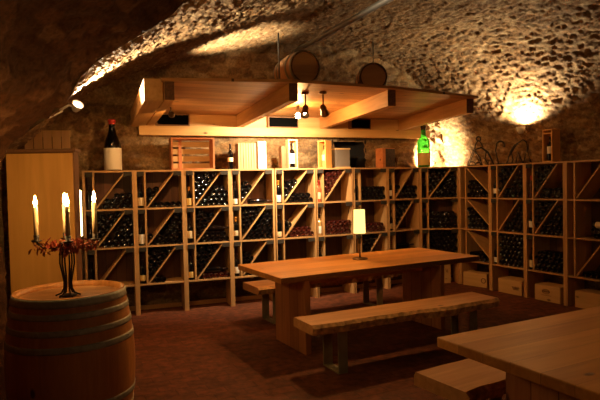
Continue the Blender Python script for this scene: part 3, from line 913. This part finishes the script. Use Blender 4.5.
# ------------------------------------------------------------------ loft platform
lo = empty('loft_platform', (-1.2, 5.2, 2.4), 0, 'wooden loft platform hanging under the vault above the racks', 'loft')
LO = Vector((-1.2, 5.2, 2.4))
def L3(x, y, z): return Vector((x, y, z))-LO
JF = [(-1.19, 5.17), (-.04, 5.40), (1.0, 5.92), (2.07, 6.69)]
JB = [(-1.98, 7.40), (-.83, 7.83), (.36, 8.28), (1.62, 8.80)]
for (fx, fy), (bx, by) in zip(JF, JB):
    a_, b_ = L3(fx, fy, 2.485), L3(bx, by, 2.485)
    d = (b_-a_); L_ = d.length; an = math.atan2(d.y, d.x)-PI/2
    mb = MB(); mb.box(-.045, .045, .003, L_, -.085, .085); mb.cur = 1; mb.box(-.0445, .0445, 0, .003, -.0845, .0845)
    mb.build('joist', [M['joist'], M['endgrain']], lo, a_, (0, 0, an), bevel=.004)
a_, b_ = L3(-1.335, 5.16, 2.45), L3(-2.15, 7.42, 2.45)
d = b_-a_; an = math.atan2(d.y, d.x)-PI/2
MB().box(-.085, .085, 0, d.length, -.055, .149).build('end_board', M['joist'], lo, a_, (0, 0, an), bevel=.004)
poly = [(-1.25, 5.13), (-.05, 5.35), (1.03, 5.86), (2.16, 6.66), (1.75, 8.86), (.36, 8.32), (-.85, 7.87), (-2.05, 7.42)]
DA = math.radians(25)
poly = [(math.cos(DA)*(x-LO.x)+math.sin(DA)*(y-LO.y), -math.sin(DA)*(x-LO.x)+math.cos(DA)*(y-LO.y)) for x, y in poly]
MB().prism(poly, .171, .20).build('deck', M['deck'], lo, (0, 0, 0), (0, 0, DA))
bx0, bx1 = Vector((-2.1, 7.30, 2.36)), Vector((2.1, 9.00, 2.36))
d = bx1-bx0; ban = math.atan2(d.y, d.x); BL = d.length
MB().box(0, BL, -.05, .09, -.085, .04).build('beam', M['pine_x'], lo, bx0-LO, (0, 0, ban), bevel=.004)
MB().box(0, BL-.1, .03, .05, .04, .21).build('back_board', M['pine_x'], lo, bx0-LO, (0, 0, ban))
for x0, x1 in ((.22, .66), (1.78, 2.24), (3.1, 3.44)):
    f = MB().box(x0, x1, -.06, .03, .041, .20).build('vent_panel', M['brown'], lo, bx0-LO, (0, 0, ban))
    MB().box(x0+.015, x1-.015, -.066, -.06, .056, .185).build('vent_face', M['black'], f)
def rod(x, y, z1): MB().tube([L3(x, y, 2.6), L3(x, y, z1)], .008, 8).build('hanging_rod', M['grey_pipe'], lo)
rod(-.18, 5.56, 3.1)
rod(.93, 6.80, 3.3)

# small casks on the loft
def small_cask(x, y, an, r, ln, label):
    g = empty('small_cask', (x, y, 2.6), an, label, 'cask', 'small casks on the loft')
    T = Matrix.Translation((0, 0, r*1.14)) @ Matrix.Rotation(-PI/2, 4, 'X')
    prof_c = [(0, .02), (r*.9, .02), (r*.9, 0), (r, 0), (r*1.07, ln*.2), (r*1.13, ln*.5), (r*1.07, ln*.8), (r, ln), (r*.9, ln), (r*.9, ln-.02), (0, ln-.02)]
    MB().lathe(prof_c[3:8], 32, T).build('staves', M['cask'], g)
    MB().lathe([(0, .018), (r*.9, .018), (r*.9, 0), (r, 0)], 32, T, False).build('head', M['cask_head'], g)
    MB().lathe([(r, ln), (r*.9, ln), (r*.9, ln-.018), (0, ln-.018)], 32, T, False).build('head', M['cask_head'], g)
    for f in (.0, .2, .72, .92):
        ra = r*(1+.13*math.sin(PI*min(max(f, .02), .98))); rb = r*(1+.13*math.sin(PI*min(f+.07, .98)))
        MB().lathe([(ra, f*ln), (ra+.004, f*ln+.001), (rb+.004, f*ln+.06*ln), (rb, f*ln+.062*ln)], 32, T).build('hoop', M['hoop_dull'], g)
small_cask(.085, 5.68, .42, .163, .48, 'small wooden cask on the loft beside the thin hanging rod')
small_cask(.85, 6.22, .0, .152, .48, 'small wooden cask in the dark at the right of the loft')

# ------------------------------------------------------------------ tables and benches
def live_edge(length, width, amp, seed, n=60):
    rnd = random.Random(seed)
    ph = [rnd.uniform(0, 6) for _ in range(5)]
    def wob(s): return amp*(.6*math.sin(s*2.1+ph[0])+.35*math.sin(s*5.3+ph[1])+.2*math.sin(s*11+ph[2])+.12*math.sin(s*27+ph[3]))
    return [(length*i/n, wob(length*i/n)) for i in range(n+1)]

def long_table(loc, ang, length, width, label, group, leg_in, leg_v=(.17, .83)):
    g = empty('dining_table', loc, ang, label, 'table', group)
    mb = MB()
    mb.box(0, length, 0, width, .695, .75)
    mb.build('tabletop', M['table'], g, bevel=.006)
    for x in leg_in:
        MB().box(x-.03, x+.03, leg_v[0], leg_v[1], 0, .695).build('leg', M['leg_panel'], g, bevel=.006)
    MB().box(leg_in[0]+.03, leg_in[1]-.03, .30, .34, .60, .694).build('apron', M['table'], g, bevel=.003)
    MB().box(leg_in[0]+.03, leg_in[1]-.03, width-.34, width-.30, .60, .694).build('apron', M['table'], g, bevel=.003)
    return g
TA = math.radians(28.3)
long_table((-.185, 4.955, 0), TA, 2.46, 1.04, 'long solid oak table with the lit lamp on it', 'oak cellar tables', (.28, 1.93), (.02, .66))
long_table((1.19, 2.10, 0), math.radians(27.5), 2.4, 1.0, 'oak table in the near right corner, cut off by the picture edge', 'oak cellar tables', (.36, 1.95))

def bench(loc, ang, length, width, label, seed, legs):
    g = empty('bench', loc, ang, label, 'bench', 'live-edge oak benches')
    e = live_edge(length, width, .027, seed)
    e2 = live_edge(length, width, .014, seed+9)
    n = len(e)
    top0 = [(x, y+.012) for x, y in e]; top1 = [(x, width+y-.006) for x, y in e2]
    bot0 = [(x, y*1.2-.012) for x, y in e]; bot1 = [(x, width+y*1.2+.01) for x, y in e2]
    z0, zm, z1 = .368, .425, .45
    V = []
    for i in range(n):
        rr = random.Random(seed*100+i)
        V += [(bot0[i][0], bot0[i][1]+rr.uniform(0, .02), z0), (bot0[i][0], bot0[i][1]-rr.uniform(0, .014), zm), (top0[i][0], top0[i][1], z1), (top1[i][0], top1[i][1], z1), (bot1[i][0], bot1[i][1], zm), (bot1[i][0], bot1[i][1], z0)]
    mb = MB()
    fs_wood, fs_bark = [], []
    for i in range(n-1):
        a = i*6; b = a+6
        fs_bark += [(a, b, b+1, a+1), (a+1, b+1, b+2, a+2), (a+3, b+3, b+4, a+4), (a+4, b+4, b+5, a+5)]
        fs_wood += [(a+2, b+2, b+3, a+3), (a+5, b+5, b, a)]
    fs_wood += [(0, 1, 2, 3, 4, 5), tuple((n-1)*6+k for k in (5, 4, 3, 2, 1, 0))]
    mb.add(V, fs_wood)
    o0 = 0
    mb.cur = 1
    for f in fs_bark: mb.f.append(list(f)); mb.mi.append(1); mb.sm.append(False)
    mb.build('seat', [M['bench'], M['bark']], g)
    for x in legs:
        m2 = MB()
        m2.box(x-.045, x+.045, .045, .057, .008, .368)
        m2.box(x-.045, x+.045, width-.057, width-.045, .008, .368)
        m2.box(x-.045, x+.045, .045, width-.045, 0, .008)
        m2.build('leg', M['steel'], g, bevel=.002)
    return g
bench((.085, 4.415, 0), math.radians(26.5), 2.03, .36, 'live-edge oak bench on steel legs in front of the long table', 3, (.30, 1.75))
bench((-.50, 6.13, 0), math.radians(28.5), 2.0, .40, 'oak bench half hidden on the rack side of the long table', 5, (.26, 1.72))
bench((.885, 2.95, 0), math.radians(31), 1.9, .42, 'oak bench end sticking out from under the near right table', 8, (.28, 1.6))

# table lamp
g = empty('table_lamp', (.648, 6.086, .751), 0, 'table lamp with a glowing cream shade on the long table', 'lamp')
MB().lathe([(0, 0), (.085, 0), (.085, .008), (.07, .014), (.01, .018), (0, .018)], 28).build('base', M['bronze'], g)
MB().tube([(0, 0, .016), (0, 0, .30)], .009, 10).build('stem', M['bronze'], g)
MB().lathe([(.012, .17), (.016, .18), (.016, .27), (.012, .28)], 14).build('socket', M['iron'], g)
MB().lathe([(.064, .285), (.067, .285), (.061, .545), (.058, .545), (.064, .285)], 32).build('shade', M['shade'], g)
MB().tube([(-.059, 0, .53), (.059, 0, .53)], .003, 6).tube([(0, 0, .29), (0, 0, .57)], .003, 6).build('shade_holder', M['bronze'], g)

# ------------------------------------------------------------------ wine barrel with candelabrum
BX, BY = -1.50, 3.56
g = empty('wine_barrel', (BX, BY, 0), .3, 'large oak wine barrel with steel hoops carrying the candelabrum', 'barrel')
hb = .95
def rad(zz): return .336+.056*math.sin(PI*zz/hb)
MB().lathe([(rad(hb*i/24), hb*i/24) for i in range(25)], 64).build('staves', M['cask'], g)
MB().lathe([(rad(hb), hb), (.313, hb), (.309, hb-.035)], 64).build('chime', M['cask'], g)
MB().lathe([(.310, hb-.034), (0, hb-.034)], 64, smooth=False).build('head', M['cask_head'], g)
for zc, hw in ((.922, .05), (.845, .036), (.752, .036), (.655, .04), (.295, .04), (.198, .036), (.105, .036), (.03, .05)):
    pts = []
    for i in range(4):
        zz = zc-hw/2+hw*i/3
        pts.append((rad(zz)+.0035, zz))
    hp = MB().lathe([(rad(zc-hw/2)-.001, zc-hw/2)]+pts+[(rad(zc+hw/2)-.001, zc+hw/2)], 64).build('hoop', M['hoop'], g)
    mb = MB()
    for s_ in (-.012, .012):
        an = -1.75+zc*2
        rr = rad(zc)+.003
        mb.lathe([(.006, 0), (.004, .003), (0, .0035)], 8, Matrix.Translation((rr*math.cos(an+s_*2), rr*math.sin(an+s_*2), zc+s_*.3)) @ rz(an) @ Matrix.Rotation(PI/2, 4, 'Y'))
    mb.build('rivet', M['hoop'], hp)

CZ = hb-.033
cx, cy = BX+.01, BY-.05
g = empty('candelabrum', (cx, cy, CZ), .0, 'black wrought-iron candelabrum on the barrel', 'candelabrum')
arms = [(-.18, -.02), (-.055, .12), (.062, -.12), (.172, .03)]
HC = .375
mb = MB()
for k in range(6):
    an = k*PI/3+.2
    c_, s_ = math.cos(an), math.sin(an)
    rs = [(.075, .006), (.06, .012), (.04, .02), (.025, .05), (.022, .09), (.032, .15), (.044, .21), (.042, .27), (.028, .32), (.015, .34)]
    MB().tube([(r*c_, r*s_, zz) for r, zz in rs], .0055, 7).build('rib', M['iron'], g)
MB().lathe([(0, .0), (.05, 0), (.055, .006), (.03, .014), (0, .016)], 20).build('base', M['iron'], g)
MB().lathe([(0, .325), (.03, .33), (.04, .335), (.03, .345), (0, .35)], 16).build('collar', M['iron'], g)
for i, (ax, ay) in enumerate(arms):
    a_ = MB().tube([(0, 0, .335), (ax*.4, ay*.4, .305), (ax*.8, ay*.8, .31), (ax, ay, HC-.025)], .005, 7).build('arm', M['iron'], g)
    MB().lathe([(0, HC-.03), (.03, HC-.022), (.032, HC-.015), (.014, HC-.014), (.0185, HC+.018), (.0155, HC+.018), (.0155, HC-.006), (0, HC-.006)], 18, Matrix.Translation((ax, ay, 0))).build('candle_cup', M['iron'], a_)
hts = (.205, .215, .21, .225)
names = ('ivory candle at the left end of the candelabrum', 'ivory candle on the rear arm of the candelabrum', 'ivory candle on the front arm of the candelabrum', 'ivory candle at the right end of the candelabrum, before the racks')
for (ax, ay), hh, nm in zip(arms, hts, names):
    o = MB().lathe([(0, 0), (.0145, 0), (.014, hh-.006), (.011, hh), (.005, hh-.004), (0, hh-.004)], 16).build('candle', M['wax'], None, (cx+ax, cy+ay, CZ+HC-.005))
    tag(o, nm, 'candle', 'ivory candles on the candelabrum')
    MB().tube([(0, 0, hh-.004), (.001, 0, hh+.01)], .0012, 5).build('wick', M['ink_black'], o)
    MB().lathe([(0, hh+.002), (.007, hh+.008), (.011, hh+.02), (.009, hh+.036), (.004, hh+.055), (0, hh+.07)], 12).build('flame', M['flame'], o)
# garland of dried leaves
rnd = random.Random(11)
mb = MB()
for ax, ay in arms:
    stem_pts = [(cx+ax*f*.97, cy+ay*f*.97, CZ+.325+.02*math.sin(f*5)-.01) for f in (.1, .3, .5, .7, .9)]
    mb.tube(stem_pts, .003, 5)
    for k in range(62):
        f = rnd.uniform(.12, 1.08)
        p_ = Vector((cx+ax*f+rnd.gauss(0, .022), cy+ay*f+rnd.gauss(0, .022), CZ+.318+rnd.gauss(0, .022)))
        e = Euler((rnd.uniform(0, 6), rnd.uniform(0, 6), rnd.uniform(0, 6))).to_matrix()
        s_ = rnd.uniform(.012, .026)
        pts = [p_+e @ Vector(q_)*s_ for q_ in ((-1, 0, 0), (-.3, .5, .15), (.5, .35, .1), (1, 0, -.1), (.5, -.35, .1), (-.3, -.5, .15))]
        mb.add(pts, [(0, 1, 2, 3), (0, 3, 4, 5)])
tag(mb.build('leaf_garland', M['leaf']), 'garland of dried red leaves wound round the candelabrum arms', 'garland')

# ------------------------------------------------------------------ cupboard and pallet on the left
CBX, CBY = -2.505, 4.72
g = empty('cupboard', (CBX, CBY, 0), .10, 'tall plain pine cupboard behind the barrel', 'cupboard')
MB().box(0, .565, .02, .15, 0, 1.915).build('body', M['brown'], g, bevel=.003)
MB().box(.01, .555, 0, .02, .05, 1.905).build('door', M['pine_z'], g, bevel=.003)
MB().box(.03, .585, -.012, .16, 1.915, 1.942).build('top', M['brown'], g, bevel=.003)
g = empty('pallet', (-3.14, 6.36, 0), .22, 'pale slatted wooden pallet standing behind the cupboard', 'pallet')
for k in range(5):
    MB().box(k*.1, k*.1+.088, 0, .016, 0, 2.27).build('slat', M['box_z'], g)
MB().box(-.01, .5, .016, .032, 2.2, 2.275).build('rail', M['box'], g)
MB().box(-.01, .5, -.016, 0, .2, .28).build('rail', M['box'], g)

# ------------------------------------------------------------------ lamps
def spot(name, loc, target, power, col, size, blend=.6, radius=.03):
    l = bpy.data.lights.new(name, 'SPOT'); l.energy = power; l.color = col; l.spot_size = size; l.spot_blend = blend; l.shadow_soft_size = radius
    o = bpy.data.objects.new(name, l); C.objects.link(o); o.location = loc
    o.rotation_euler = (Vector(target)-Vector(loc)).to_track_quat('-Z', 'Y').to_euler()
    return o
def point(name, loc, power, col, radius=.03):
    l = bpy.data.lights.new(name, 'POINT'); l.energy = power; l.color = col; l.shadow_soft_size = radius
    o = bpy.data.objects.new(name, l); C.objects.link(o); o.location = loc
    return o
HAL = (1, .82, .54)
WARM = (1, .50, .15)

def flood(loc, target, label, arm_to=None, mat='white_metal', s=1.0):
    """small floodlight: housing with lit lens, bracket"""
    g = empty('floodlight', loc, 0, label, 'lamp')
    d = (Vector(target)-Vector(loc)).normalized()
    R_ = d.to_track_quat('Z', 'Y').to_matrix().to_4x4()
    MB().lathe([(0, -.09*s), (.03*s, -.09*s), (.055*s, -.03*s), (.06*s, 0), (.052*s, 0), (.045*s, -.02*s), (0, -.021*s)], 20, R_).build('housing', M[mat], g)
    MB().lathe([(.045*s, -.015*s), (0, -.014*s)], 20, R_, False).build('lens', M['lens'], g)
    if arm_to is not None:
        e = Vector(arm_to)-Vector(loc)
        MB().tube([R_ @ Vector((.05*s, 0, -.05*s)), e*.5+Vector((0, 0, .02)), e], .012*s, 8).build('bracket', M[mat], g)
    return g
# floodlight on the arris at the left
L1 = (-2.25, 5.70, 2.46)
T1 = (-1.65, 5.22, 3.06)
lamp = flood(L1, T1, 'white floodlight bracketed to the stone above the cupboard', (-2.44, 5.7, 2.40))
spot('floodlight_beam', Vector(L1)+(Vector(T1)-Vector(L1)).normalized()*.02, T1, 680, HAL, math.radians(98), .5)
MB().tube([Vector(q)-Vector(L1) for q in [(-2.40, 5.68, 2.39), (-2.58, 5.6, 2.28), (-2.78, 5.5, 2.16), (-2.90, 5.3, 2.08), (-2.95, 5.28, 2.0)]], .008, 6).build('cable', M['white_metal'], lamp)
# flood lying on the loft, behind
L2 = (-.82, 7.02, 2.71)
T2 = (-.80, 7.10, 3.5)
flood(L2, T2, 'floodlight lying on the loft, out of sight from below')
spot('floodlight_beam', Vector(L2)+(Vector(T2)-Vector(L2)).normalized()*.02, T2, 190, HAL, math.radians(96), .5)
# flood on the right wall
L3_ = (3.07, 7.67, 2.31)
T3 = (3.07, 7.67, 3.2)
flood(L3_, T3, 'small uplight fixed to the right wall above the wire figures', (3.17, 7.72, 2.24))
spot('floodlight_beam', Vector(L3_)+(Vector(T3)-Vector(L3_)).normalized()*.02, T3, 210, HAL, math.radians(160), .5)
# lamp behind the green bottle
L4 = rack_point(9, .15, .42, ZT+.06)
flood(L4, (L4[0], L4[1]+.3, L4[2]+.25), 'small lamp tucked behind the green bottle on the corner rack', None, 'iron', .6)
spot('lamp_beam', (L4[0], L4[1]+.03, L4[2]+.06), (L4[0]+.30, L4[1]+.42, L4[2]+.16), 330, HAL, math.radians(140), .8)
# bare bulb under the loft and twin spots
g = empty('bulb_lamp', (.0, 6.95, 2.44), 0, 'bare bright bulb under the loft beside the middle vent', 'lamp')
T = Matrix.Identity(4)
MB().lathe([(0, -.035), (.024, -.026), (.035, 0), (.026, .024), (.015, .04), (0, .04)], 18).build('bulb', M['bulb'], g)
MB().lathe([(.016, .038), (.018, .04), (.018, .135), (0, .136)], 14).build('socket', M['iron'], g)
point('bulb_glow', (0, 6.87, 2.40), 34, WARM, .03)
spot('bulb_beam', (-.02, 6.90, 2.37), (-.40, 7.7, 1.72), 250, HAL, math.radians(128), .7)
SPX, SPY = .17, 5.95
for (dx_, tx, ty, tz, lab_) in ((-.09, -.1, 5.2, 1.2, 'left one of the twin bronze spotlights under the loft'), (.10, .75, 7.7, 1.3, 'right one of the twin bronze spotlights under the loft')):
    q = Vector((SPX+dx_, SPY, 2.40))
    g = empty('spotlight', q, 0, lab_, 'lamp', 'twin spotlights under the loft')
    MB().lathe([(0, .17), (.04, .17), (.04, .15), (.012, .145), (0, .145)], 16).build('mount', M['bronze'], g)
    MB().tube([(0, 0, .15), (0, 0, .07), (0, 0, .03)], .009, 8).build('stem', M['bronze'], g)
    d = (Vector((tx, ty, tz))-q).normalized()
    R_ = d.to_track_quat('Z', 'Y').to_matrix().to_4x4()
    MB().lathe([(0, -.03), (.028, -.03), (.034, 0), (.036, .05), (.05, .10), (.044, .10), (.03, .055), (0, .05)], 20, R_).build('shade', M['bronze'], g)
    MB().lathe([(0, .052), (.016, .06), (.012, .075), (0, .08)], 14, R_).build('bulb', M['bulb'], g)
    spot('spotlight_beam', q+d*.10, q+d*2, 70, WARM, math.radians(105), .7)
# little lamp on the left joist
Q = (-1.30, 5.72, 2.33)
flood(Q, (-1.5, 7.0, 1.9), 'tiny lamp clipped under the left joist of the loft', (-1.31, 5.72, 2.41), 'bronze', .55)
spot('clip_lamp_beam', Vector(Q)+Vector((-.005, .03, -.01)), (-1.55, 7.2, 1.75), 45, WARM, math.radians(110), .7, .02)
# lamp behind the cupboard
g = empty('floor_lamp', (-2.46, 6.18, 0), 0, 'upright glowing tube lamp standing in the gap behind the cupboard', 'lamp')
MB().lathe([(0, 0), (.09, 0), (.09, .015), (.012, .02), (.012, 1.06), (0, 1.06)], 20).build('base', M['iron'], g)
MB().lathe([(0, 1.06), (.02, 1.065), (.02, 1.57), (0, 1.58)], 16).build('bulb', emis('lamp_bulb', (1, .66, .28), 10), g)

# added fill globe out of frame, brightens the barrel and near table
g = empty('fill_globe', (2.45, 1.5, 2.30), 0, 'added unseen fill globe over the near right table, outside the picture', 'lamp')
MB().tube([(0, 0, .12), (0, 0, 1.0)], .006, 6).build('cord', M['iron'], g)
MB().lathe([(.02, .17), (.05, .12), (.05, .10), (.03, .10), (.02, .17)], 24).build('cap', M['iron'], g)
MB().lathe([(.06*math.sin(PI*i/14), .04-.06*math.cos(PI*i/14)) for i in range(15)], 24).build('globe', emis('globe_glow', (1, .6, .25), 98), g)

# pipe along the vault
mb = MB().tube([(-.04, 7.9, 3.46), (.34, 7.05, 3.45), (.93, 5.75, 3.46), (1.60, 4.4, 3.46)], .036, 14)
p_ = mb.build('ceiling_pipe', M['grey_pipe'])
tag(p_, 'grey metal pipe running along the crown of the vault', 'pipe')
